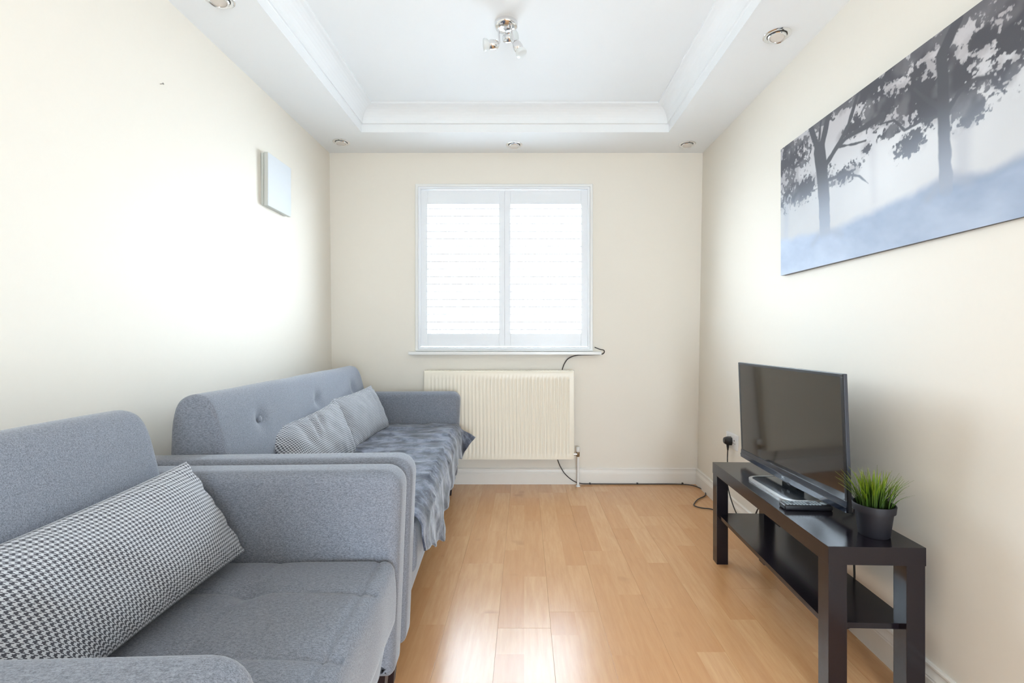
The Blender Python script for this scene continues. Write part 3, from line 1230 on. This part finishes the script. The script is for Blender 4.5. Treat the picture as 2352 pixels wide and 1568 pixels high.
# ------------------------------------------------------------------ remote control
rem = empty('remote_control', (0.945, 1.615, BH), math.radians(-3), 'slim black remote control with pale grey keys lying before the television', 'remote control')
rb = MB().pad(rounded_rect(-0.078, 0.078, 0.0, 0.018, 0.006, 4), -0.022, 0.022, 0.004, 3)
rb.build('body', 'black_plastic', rem, smooth=True, auto=40)
key = None
for r_ in range(11):
    for c_ in range(4):
        if (r_ in (2, 7)) and c_ in (1, 2):
            continue
        x = -0.066 + r_ * 0.0105
        y = -0.0145 + c_ * 0.0097
        if key is None:
            o = MB().box(-0.0032, 0.0032, -0.0032, 0.0032, 0, 0.0022, bev=0.0008).build('key', 'grey_key', rem)
            key = o.data
        else:
            o = bpy.data.objects.new('key', key)
            COL.objects.link(o)
            o.parent = rem
        o.location = (x, y, 0.0178)
MB().lathe([(0.011, 0), (0.011, 0.0015), (0.009, 0.002), (0.005, 0.002)], 24, (0.058, 0, 0.0178)).build('key_ring', 'grey_key', rem, smooth=True, auto=40)

# ------------------------------------------------------------------ potted grass
PX, PY = 1.020, 1.402
pl = empty('potted_grass', (PX, PY, BH), 0, 'artificial green grass in a dark pot on the near end of the bench', 'potted plant')
MB().lathe([(0.0, 0.0), (0.037, 0.0), (0.039, 0.003), (0.0475, 0.070), (0.0525, 0.071), (0.0545, 0.090), (0.0535, 0.092), (0.0510, 0.092), (0.0485, 0.079), (0.047, 0.078)], 40, cap=False).build('pot', 'pot', pl, smooth=True, auto=35)
MB().lathe([(0.0, 0.0), (0.0465, 0.0), (0.047, 0.004), (0.03, 0.008), (0.0, 0.009)], 30, (0, 0, 0.073), cap=False).build('filling', 'soil', pl, smooth=True)
rg = random.Random(11)
vs, fs, uv = [], [], []
for k in range(190):
    rr = 0.042 * math.sqrt(rg.random())
    th = rg.random() * 2 * math.pi
    bx, by = rr * math.cos(th), rr * math.sin(th)
    out_ = 0.1 + 0.9 * rr / 0.042
    lean_a = th + rg.uniform(-0.5, 0.5)
    ht = rg.uniform(0.075, 0.125) * (1.08 - 0.22 * out_)
    sp = rg.uniform(0.010, 0.072) * out_
    wd = rg.uniform(0.0016, 0.0026)
    pa = lean_a + math.pi / 2 + rg.uniform(-0.5, 0.5)
    q0 = len(vs)
    S = 5
    for s in range(S + 1):
        t_ = s / S
        dx = sp * t_ ** 1.7
        w_ = wd * (1 - t_ ** 2 * 0.92)
        x = bx + math.cos(lean_a) * dx
        y = by + math.sin(lean_a) * dx
        z = 0.078 + ht * t_ - sp * 0.25 * t_ ** 3
        for sg in (-1, 0, 1):
            fold = 0.0006 if sg == 0 else 0
            vs.append((x + sg * w_ * math.cos(pa) - fold * math.cos(lean_a), y + sg * w_ * math.sin(pa) - fold * math.sin(lean_a), z))
            uv.append((sg * 0.5 + 0.5, t_))
    for s in range(S):
        for c_ in (0, 1):
            a = q0 + s * 3 + c_
            fs.append((a, a + 1, a + 4, a + 3))
mb = MB().add(vs, fs)
go = mb.build('grass_blades', 'grass', pl, smooth=True, recalc=False, kind='stuff')
ul = go.data.uv_layers.new(name='UVMap')
for lp in go.data.loops:
    ul.data[lp.index].uv = uv[lp.vertex_index]

# ------------------------------------------------------------------ pictures
CY0, CY1, CZ0, CZ1 = 2.236, 0.836, 1.313, 1.900
LENC, HC = CY0 - CY1, CZ1 - CZ0


def fbm(S, T, scale, seed, octv=5, sx=1.0):
    tot = np.zeros_like(S)
    amp, norm = 1.0, 0.0
    rs = np.random.RandomState(seed)
    for o in range(octv):
        f = scale * 2 ** o
        g = rs.rand(256, 256)
        x, y = S * f * sx, T * f
        xi, yi = np.floor(x).astype(int), np.floor(y).astype(int)
        xf, yf = x - xi, y - yi
        xf, yf = xf * xf * (3 - 2 * xf), yf * yf * (3 - 2 * yf)
        a = g[xi % 256, yi % 256]
        b = g[(xi + 1) % 256, yi % 256]
        c = g[xi % 256, (yi + 1) % 256]
        d_ = g[(xi + 1) % 256, (yi + 1) % 256]
        tot += amp * ((a * (1 - xf) + b * xf) * (1 - yf) + (c * (1 - xf) + d_ * xf) * yf)
        norm += amp
        amp *= 0.55
    return tot / norm


def sstep(e0, e1, x):
    t_ = np.clip((x - e0) / (e1 - e0), 0, 1)
    return t_ * t_ * (3 - 2 * t_)


def paint(S, T):
    """misty woodland print; S in metres from the far edge, T from 0 (bottom) to 1 (top)"""
    Z = T * 0.587

    def capsule(pts, r0, r1, soft=0.003):
        best = np.zeros_like(S)
        m = len(pts) - 1
        wob = (fbm(S, Z, 30, 5, 3) - 0.5) * 0.006
        for i in range(m):
            ax, ay = pts[i][0], pts[i][1] * 0.587
            bx, by = pts[i + 1][0], pts[i + 1][1] * 0.587
            dx, dy = bx - ax, by - ay
            t_ = np.clip(((S - ax) * dx + (Z - ay) * dy) / (dx * dx + dy * dy + 1e-9), 0, 1)
            dist = np.hypot(S - ax - t_ * dx, Z - ay - t_ * dy) + wob
            r = (r0 + (r1 - r0) * (i + t_) / m)
            best = np.maximum(best, 1 - sstep(r - soft, r + soft, dist))
        return best
    # fog
    glow = np.exp(-(((S - 0.68) / 0.34) ** 2 + ((T - 0.45) / 0.4) ** 2))
    R = 0.56 + 0.20 * glow + 0.08 * np.exp(-((S - 1.2) / 0.3) ** 2)
    col = np.stack([R, R * 1.0, R * 1.01], -1)
    col += (fbm(S, Z, 6, 3, 4) - 0.5)[..., None] * 0.06
    pink = sstep(0.5, 0.9, T)[..., None]
    col = col * (1 - pink) + pink * np.stack([R * 0.92, R * 0.87, R * 0.87], -1)

    def lay(mask, dark, fogdark=None):
        nonlocal col
        # fog lifts the dark tone towards the ground
        f = sstep(0.22, 0.72, T)
        c = np.array(dark)[None, None, :] * f[..., None] + np.array(fogdark or (0.40, 0.44, 0.52))[None, None, :] * (1 - f[..., None])
        col = col * (1 - mask[..., None]) + c * mask[..., None]
    # faint far trunks
    lay(capsule([(0.931, 0.24), (0.934, 0.60)], 0.020, 0.026, 0.02) * 0.45, (0.42, 0.42, 0.45), (0.46, 0.48, 0.54))
    lay(capsule([(0.045, 0.26), (0.05, 0.60)], 0.02, 0.02, 0.02) * 0.5, (0.35, 0.36, 0.40), (0.48, 0.52, 0.60))
    lay(capsule([(0.60, 0.30), (0.59, 0.72)], 0.012, 0.02, 0.02) * 0.22, (0.40, 0.38, 0.42), (0.5, 0.5, 0.55))
    # ground
    gx = np.array([-0.1, 0.0, 0.397, 0.55, 0.689, 0.847, 1.02, 1.09, 1.5])
    gy = np.array([0.31, 0.30, 0.225, 0.25, 0.27, 0.29, 0.25, 0.26, 0.30])
    gl = np.interp(S, gx, gy) + (fbm(S, Z, 12, 9, 4) - 0.5) * 0.05
    gm = 1 - sstep(gl - 0.05, gl + 0.02, T)
    gb = fbm(S, T * 0.9, 5, 12, 5, 1.0)
    base = np.stack([0.30 + 0.16 * gb, 0.37 + 0.16 * gb, 0.50 + 0.15 * gb], -1)
    lift = np.exp(-((S - 0.15) / 0.30) ** 2)[..., None] * 0.10 + (1 - sstep(0.0, 0.12, T))[..., None] * 0.05
    base = base + lift
    streak = (fbm(S + T * 0.3, T, 9, 15, 4) - 0.5)[..., None]
    base = base + streak * 0.16
    dk = (np.exp(-((T - gl + 0.02) / 0.03) ** 2) * sstep(0.75, 1.0, S))[..., None]
    base = base - 0.10 * dk
    col = col * (1 - gm[..., None]) + base * gm[..., None]
    # foliage
    blobs = [(0.065, 0.866, 0.137, 0.155, .75), (0.152, 0.581, 0.211, 0.082, .75), (0.439, 0.544, 0.093, 0.052, .62), (0.179, 0.915, 0.108, 0.094, .6),
             (0.306, 0.991, 0.096, 0.075, .7), (0.419, 1.023, 0.096, 0.065, .95), (0.573, 0.985, 0.098, 0.064, .95), (0.689, 0.97, 0.085, 0.05, .95),
             (0.796, 0.98, 0.073, 0.05, .95), (0.889, 0.985, 0.064, 0.05, .95), (0.971, 0.985, 0.056, 0.05, .95), (0.641, 0.80, 0.12, 0.075, .95),
             (0.762, 0.756, 0.105, 0.086, 1.0), (0.859, 0.70, 0.091, 0.099, 1.0), (0.934, 0.60, 0.06, 0.101, .95), (0.96, 0.51, 0.042, 0.042, .8),
             (0.748, 0.526, 0.054, 0.063, .75), (0.689, 0.657, 0.061, 0.035, .75), (0.564, 0.641, 0.035, 0.07, .4), (0.996, 0.833, 0.04, 0.048, .95),
             (1.066, 0.758, 0.03, 0.084, .85), (1.043, 0.627, 0.09, 0.062, .7), (0.889, 0.833, 0.029, 0.105, .7), (0.47, 0.797, 0.06, 0.04, .6),
             (0.60, 0.90, 0.05, 0.04, .7), (0.07, 0.63, 0.09, 0.09, .7), (1.2, 0.8, 0.2, 0.2, .9), (1.05, 0.93, 0.08, 0.05, .85), (0.80, 0.87, 0.05, 0.04, .65),
             (1.10, 0.66, 0.06, 0.05, .6), (0.54, 0.80, 0.05, 0.04, .8)]
    dens = np.zeros_like(S)
    for (a, b, c_, d_, w) in blobs:
        q = ((S - a) / (c_ * 1.05)) ** 2 + ((T - b) / (d_ * 1.15)) ** 2
        dens = np.maximum(dens, w * np.exp(-q * 0.75))
    leaf = fbm(S, Z, 22, 21, 4) * 0.46 + fbm(S, Z, 85, 23, 3) * 0.54
    thr = 0.78 - dens * 0.62
    fm = sstep(thr - 0.03, thr + 0.045, leaf) * sstep(0.12, 0.25, dens)
    haze = sstep(thr - 0.16, thr + 0.10, fbm(S, Z, 16, 41, 5)) * sstep(0.10, 0.4, dens)
    lay(haze * 0.45, (0.22, 0.19, 0.20))
    lay(fm * (0.80 + 0.20 * sstep(0.35, 0.6, fbm(S, Z, 14, 33, 3))), (0.075, 0.072, 0.082))
    rootfade = sstep(0.15, 0.27, T)
    # trunks and boughs
    D = (0.085, 0.083, 0.092)
    lay(capsule([(0.335, 0.20), (0.33, 0.26), (0.326, 0.43), (0.31, 0.66), (0.294, 0.80)], 0.033, 0.036) * rootfade, D)
    lay(capsule([(0.25, 0.17), (0.30, 0.23), (0.36, 0.22), (0.43, 0.17)], 0.010, 0.01, 0.02) * 0.7, D)
    lay(capsule([(0.294, 0.786), (0.245, 0.961), (0.225, 1.03)], 0.017, 0.012), D)
    lay(capsule([(0.302, 0.79), (0.335, 0.915), (0.352, 0.988), (0.38, 1.05)], 0.020, 0.013), D)
    lay(capsule([(0.294, 0.874), (0.306, 1.004)], 0.009, 0.007), D)
    lay(capsule([(0.331, 0.668), (0.419, 0.763), (0.47, 0.842), (0.495, 0.914), (0.518, 0.984)], 0.012, 0.009), D)
    lay(capsule([(0.408, 0.747), (0.46, 0.769), (0.555, 0.765), (0.641, 0.764)], 0.008, 0.012), D)
    lay(capsule([(0.62, 0.73), (0.69, 0.70), (0.733, 0.614), (0.796, 0.615), (0.865, 0.589)], 0.004, 0.004, 0.002), D)
    lay(capsule([(0.42, 0.74), (0.50, 0.70), (0.56, 0.68)], 0.005, 0.003, 0.002), D)
    lay(capsule([(0.353, 0.564), (0.45, 0.544), (0.528, 0.488), (0.573, 0.418)], 0.007, 0.002, 0.002), D)
    lay(capsule([(0.882, 0.22), (0.878, 0.341), (0.874, 0.52), (0.871, 0.744), (0.865, 0.883), (0.917, 0.99)], 0.022, 0.017) * rootfade, D)
    lay(capsule([(0.82, 0.21), (0.865, 0.27), (0.90, 0.27), (0.95, 0.22)], 0.012, 0.012, 0.02) * 0.8, D)
    lay(capsule([(0.876, 0.58), (0.923, 0.654), (0.971, 0.67), (1.025, 0.628)], 0.009, 0.004), D)
    lay(capsule([(0.87, 0.62), (0.82, 0.70), (0.77, 0.80)], 0.008, 0.004), D)
    return np.clip(col, 0.03, 0.95)


def make_print():
    NS, NT_ = 820, 330
    s = np.linspace(0, LENC, NS + 1)
    t_ = np.linspace(0, 1, NT_ + 1)
    S, T = np.meshgrid(s, t_)
    C_ = paint(S, T)
    cv = empty('canvas_picture', (1.2, (CY0 + CY1) / 2, CZ0), 0, 'wide canvas print of misty trees hung on the right wall', 'picture')
    off = cv.location
    XF = lambda y: 1.1925 - 0.004 * (2.236 - y)
    Yv = CY0 - S
    Xv = XF(Yv)
    Zv = CZ0 + HC * T
    V = np.stack([Xv - off.x, Yv - off.y, Zv - off.z], -1).reshape(-1, 3)
    n1 = NS + 1
    ii, jj = np.meshgrid(np.arange(NT_), np.arange(NS), indexing='ij')
    q = (ii * n1 + jj).ravel()
    F = np.stack([q, q + 1, q + n1 + 1, q + n1], -1)
    me = bpy.data.meshes.new('print')
    me.from_pydata(V.tolist(), [], F.tolist())
    ca = me.color_attributes.new('print', 'FLOAT_COLOR', 'POINT')
    buf = np.ones((V.shape[0], 4), dtype=np.float32)
    buf[:, :3] = C_.reshape(-1, 3)
    ca.data.foreach_set('color', buf.ravel())
    me.materials.append(M['print'])
    o = bpy.data.objects.new('print', me)
    COL.objects.link(o)
    o.parent = cv
    vs = []
    for y in (CY1, CY0):
        for z in (CZ0, CZ1):
            vs += [(XF(y) + 0.0006, y, z), (wall_r(y, z) - 0.0005, y, z)]
    MB().add(vs, [(0, 1, 3, 2), (4, 6, 7, 5), (0, 4, 5, 1), (2, 3, 7, 6), (0, 2, 6, 4), (1, 5, 7, 3)]).build('stretcher', 'black_plastic', cv, off=off, label='dark wrapped sides of the canvas')


make_print()

# small white framed canvas on the left wall
sx = wall_l(2.6, 1.85)
sp_ = empty('small_picture', (sx, 2.60, 1.70), 0, 'small square white canvas in a pale frame on the left wall', 'picture')
PO = sp_.location[:]
MB().box(sx + 0.001, sx + 0.014, 2.485, 2.725, 1.712, 1.982, bev=0.001).build('backing_frame', 'frame_grey', sp_, off=PO)
MB().box(sx + 0.014, sx + 0.018, 2.490, 2.720, 1.717, 1.977).build('shadow_gap', 'frame_dark', sp_, off=PO)
MB().box(sx + 0.018, sx + 0.037, 2.482, 2.728, 1.709, 1.985, bev=0.001).build('frame', 'frame_grey', sp_, off=PO)
MB().box(sx + 0.037, sx + 0.0385, 2.484, 2.726, 1.711, 1.983).build('canvas', 'canvas_white', sp_, off=PO)

# nail left in the wall
nx_ = wall_l(1.80, 1.975)
nl = MB().lathe([(0.0012, 0), (0.0012, 0.012), (0.0035, 0.0122), (0.0035, 0.0135)], 12, (0, 0, 0), (1, 0, 0.1)).build('nail', 'nail', smooth=True, auto=40)
nl.location = (nx_ - 0.001, 1.80, 1.975)
tag(nl, 'tiny bare nail high on the left wall', 'nail')


# ------------------------------------------------------------------ ceiling lights
def downlight(x, y, tx, ty, label):
    t_ = empty('downlight', (x, y, ZS), 0, label, 'spotlight', 'recessed downlights in the ceiling border')
    MB().lathe([(0.056, 0.0), (0.056, -0.002), (0.052, -0.005), (0.044, -0.006), (0.040, -0.003), (0.040, 0.0)], 40, cap=False).build('trim_ring', 'chrome', t_, smooth=True, auto=50)
    ax = Vector((tx, ty, -1)).normalized()
    MB().lathe([(0.0, 0.0005), (0.0405, 0.0005), (0.0405, -0.0015), (0.0, -0.0015)], 32, cap=False).build('recess', 'dark_rim', t_)
    g_ = MB().lathe([(0.0365, -0.004), (0.0365, 0.004), (0.034, 0.006), (0.029, 0.005), (0.028, 0.0)], 36, (0, 0, -0.008), ax, cap=False).build('tilting_ring', 'chrome', t_, smooth=True, auto=50)
    MB().lathe([(0.0, 0.0), (0.028, 0.0), (0.028, 0.002), (0.0, 0.0035)], 30, (0, 0, -0.008), ax, cap=False).build('lens', 'lamp_lens', t_, smooth=True, auto=50)
    MB().box(-0.004, 0.004, -0.049, -0.041, -0.0068, -0.004).build('notch_block', 'dark_rim', t_)  # small dark block imitating a notch in the trim ring


downlight(-1.214, 3.18, 0.10, -0.1, 'small chrome downlight in the far left corner of the ceiling border')
downlight(-0.070, 3.224, 0.0, -0.12, 'small chrome downlight in the ceiling border above the window')
downlight(1.088, 3.215, -0.1, -0.1, 'small chrome downlight in the far right corner of the ceiling border')
downlight(1.082, 2.058, -0.16, -0.10, 'larger-looking chrome downlight in the ceiling border above the tree canvas')
downlight(-1.170, 1.835, 0.1, -0.1, 'chrome downlight at the top left, cut by the top edge')

LX, LY = -0.085, 2.21
cl = empty('ceiling_spotlight', (LX, LY, ZC), 0, 'chrome ceiling fitting with three frosted spot heads in the middle', 'ceiling light')
LO = (LX, LY, ZC)
MB().lathe([(0.054, 0.0), (0.054, -0.012), (0.050, -0.020), (0.036, -0.026), (0.014, -0.030), (0.0, -0.030)], 48, (LX, LY, ZC), cap=False).build('canopy', 'chrome', cl, smooth=True, auto=60, off=LO)


def spot(stem, bc, direction):
    dv = Vector(direction).normalized()
    MB().tube(stem, 0.0040, 10, 5).build('stem', 'chrome', cl, smooth=True, auto=60, off=LO)
    b = MB().lathe([(0.0, -0.030), (0.008, -0.029), (0.016, -0.023), (0.021, -0.010), (0.0225, 0.003), (0.021, 0.013), (0.0175, 0.018)], 32, bc, dv, cap=False)
    h_ = b.build('spot_head', 'chrome', cl, smooth=True, off=LO)
    gl = MB().lathe([(0.014, 0.012), (0.018, 0.018), (0.024, 0.026), (0.0265, 0.034), (0.0265, 0.040), (0.024, 0.043), (0.012, 0.045), (0.0, 0.0455)], 32, bc, dv, cap=False)
    gl.build('glass_shade', 'frost', h_, smooth=True, off=LO)


spot([(-0.118, 2.20, 2.445), (-0.118, 2.20, 2.41), (-0.116, 2.20, 2.376), (-0.124, 2.20, 2.368)], (-0.146, 2.20, 2.366), (-1, -0.12, -0.10))
spot([(-0.092, 2.23, 2.445), (-0.092, 2.23, 2.43), (-0.090, 2.23, 2.42)], (-0.076, 2.225, 2.412), (0.85, -0.52, -0.06))
spot([(-0.060, 2.19, 2.445), (-0.056, 2.18, 2.40), (-0.046, 2.18, 2.372), (-0.040, 2.18, 2.366)], (-0.031, 2.18, 2.345), (0.42, -0.1, -0.85))

# ------------------------------------------------------------------ socket, plug and cables
soy, soz = 2.765, 0.43
sox = wall_r(soy, soz)
so = empty('wall_socket', (sox, soy, soz), 0, 'white double wall socket low on the right wall behind the bench', 'socket')
SO = so.location[:]
MB().box(sox - 0.009, sox + 0.001, soy - 0.073, soy + 0.073, soz - 0.043, soz + 0.043, bev=0.0025).build('face_plate', 'outlet', so, off=SO)
for dy in (-0.055, 0.055):
    MB().box(sox - 0.0115, sox - 0.0085, soy + dy - 0.006, soy + dy + 0.006, soz + 0.012, soz + 0.030, bev=0.001).build('switch', 'outlet', so, off=SO)
for dy in (-0.033,):
    m = MB()
    for (a, b, c_, d_) in ((-0.004, 0.004, 0.004, 0.012), (-0.014, -0.008, -0.010, -0.006), (0.008, 0.014, -0.010, -0.006)):
        m.box(sox - 0.0094, sox - 0.0088, soy + dy + a, soy + dy + b, soz + c_, soz + d_)
    m.build('socket_hole', 'black_plastic', so, off=SO)

pg = empty('power_plug', (sox - 0.009, soy + 0.012, soz), 0, 'black mains plug in the wall socket with its lead going down', 'plug')
PGO = pg.location[:]
py_ = soy + 0.012
b = MB()
pr = [(0.0, -0.024), (0.016, -0.024), (0.023, -0.012), (0.025, 0.004), (0.021, 0.018), (0.0, 0.024), (-0.021, 0.018), (-0.025, 0.004), (-0.023, -0.012), (-0.016, -0.024)]
vs = []
for dx, sc_ in ((0.0, 1.0), (-0.018, 1.0), (-0.034, 0.8), (-0.040, 0.5)):
    vs += [(sox - 0.009 + dx, py_ + a * sc_, soz + z * sc_) for a, z in pr]
n = len(pr)
fs = [(k * n + i, k * n + (i + 1) % n, (k + 1) * n + (i + 1) % n, (k + 1) * n + i) for k in range(3) for i in range(n)] + [tuple(range(n)), tuple(reversed(range(3 * n, 4 * n)))]
b.add(vs, fs).build('plug_body', 'black_plastic', pg, smooth=True, auto=35, off=PGO)
MB().lathe([(0.004, 0), (0.0085, 0.035)], 14, (sox - 0.026, py_, soz - 0.056), cap=True).build('strain_relief', 'black_plastic', pg, smooth=True, auto=40, off=PGO)
MB().tube([(sox - 0.026, py_, soz - 0.05), (sox - 0.027, py_ + 0.002, soz - 0.10), (sox - 0.040, py_ - 0.03, soz - 0.16), (1.14, 2.70, 0.20),
           (1.135, 2.60, 0.10), (1.125, 2.45, 0.06), (1.118, 2.34, 0.12), (1.112, 2.26, 0.20), (1.10, 2.16, 0.232), (1.09, 2.05, 0.231)], 0.0032, 8, 8).build('lead', 'cable_black', pg, smooth=True, off=PGO)

# aerial cable: from the sill, behind the radiator, along the skirting and over the floor to the bench
pts = [(0.490, 3.345, 0.957), (0.515, 3.30, 0.945), (0.545, 3.31, 0.938), (0.552, 3.33, 0.922), (0.535, 3.345, 0.909), (0.46, 3.345, 0.905),
       (0.37, 3.348, 0.902), (0.315, 3.350, 0.885), (0.285, 3.353, 0.855), (0.263, 3.356, 0.80), (0.250, 3.356, 0.70), (0.225, 3.357, 0.45), (0.215, 3.357, 0.25),
       (0.235, 3.346, 0.16), (0.275, 3.340, 0.085), (0.330, 3.338, 0.035), (0.385, 3.340, 0.012), (0.47, 3.343, 0.007), (0.80, 3.343, 0.006),
       (1.06, 3.342, 0.006), (1.16, 3.31, 0.006), (1.195, 3.20, 0.006), (1.165, 3.10, 0.006), (1.095, 3.03, 0.006), (1.045, 2.955, 0.006), (1.03, 2.91, 0.006),
       (1.06, 2.875, 0.006), (1.11, 2.855, 0.006), (1.135, 2.80, 0.006), (1.145, 2.65, 0.006), (1.143, 2.50, 0.010), (1.138, 2.42, 0.06), (1.130, 2.33, 0.19), (1.118, 2.25, 0.238), (1.105, 2.17, 0.234), (1.10, 2.10, 0.232)]
ac = empty('aerial_cable', (0.49, 3.343, 0), 0, 'thin brown-black cable running from the window sill along the skirting to the bench', 'cable')
AO = ac.location[:]
MB().tube(pts, 0.0034, 8, 6).build('lead', 'cable', ac, smooth=True, off=AO)
for x in (0.455, 0.785, 1.10):
    MB().box(x - 0.005, x + 0.005, YB - 0.031, YB - 0.017, 0.003, 0.014, bev=0.001).build('cable_clip', 'cable', ac, off=AO)
# lead hanging behind the near end of the bench
hc = MB().tube([(-0.03, 0.02, 0.05), (-0.006, 0.005, 0.03), (0, 0, 0), (0.001, -0.002, -0.08), (-0.002, 0.002, -0.16), (-0.003, -0.002, -0.24), (0.0, 0.01, -0.34), (0.002, 0.03, -0.425), (0.0, 0.09, -0.4465), (-0.01, 0.16, -0.4465)], 0.0033, 8, 8).build('television_lead', 'cable_black', smooth=True)
hc.location = (1.121, 1.63, 0.45)
tag(hc, 'black lead hanging behind the bench below the potted grass', 'cable')
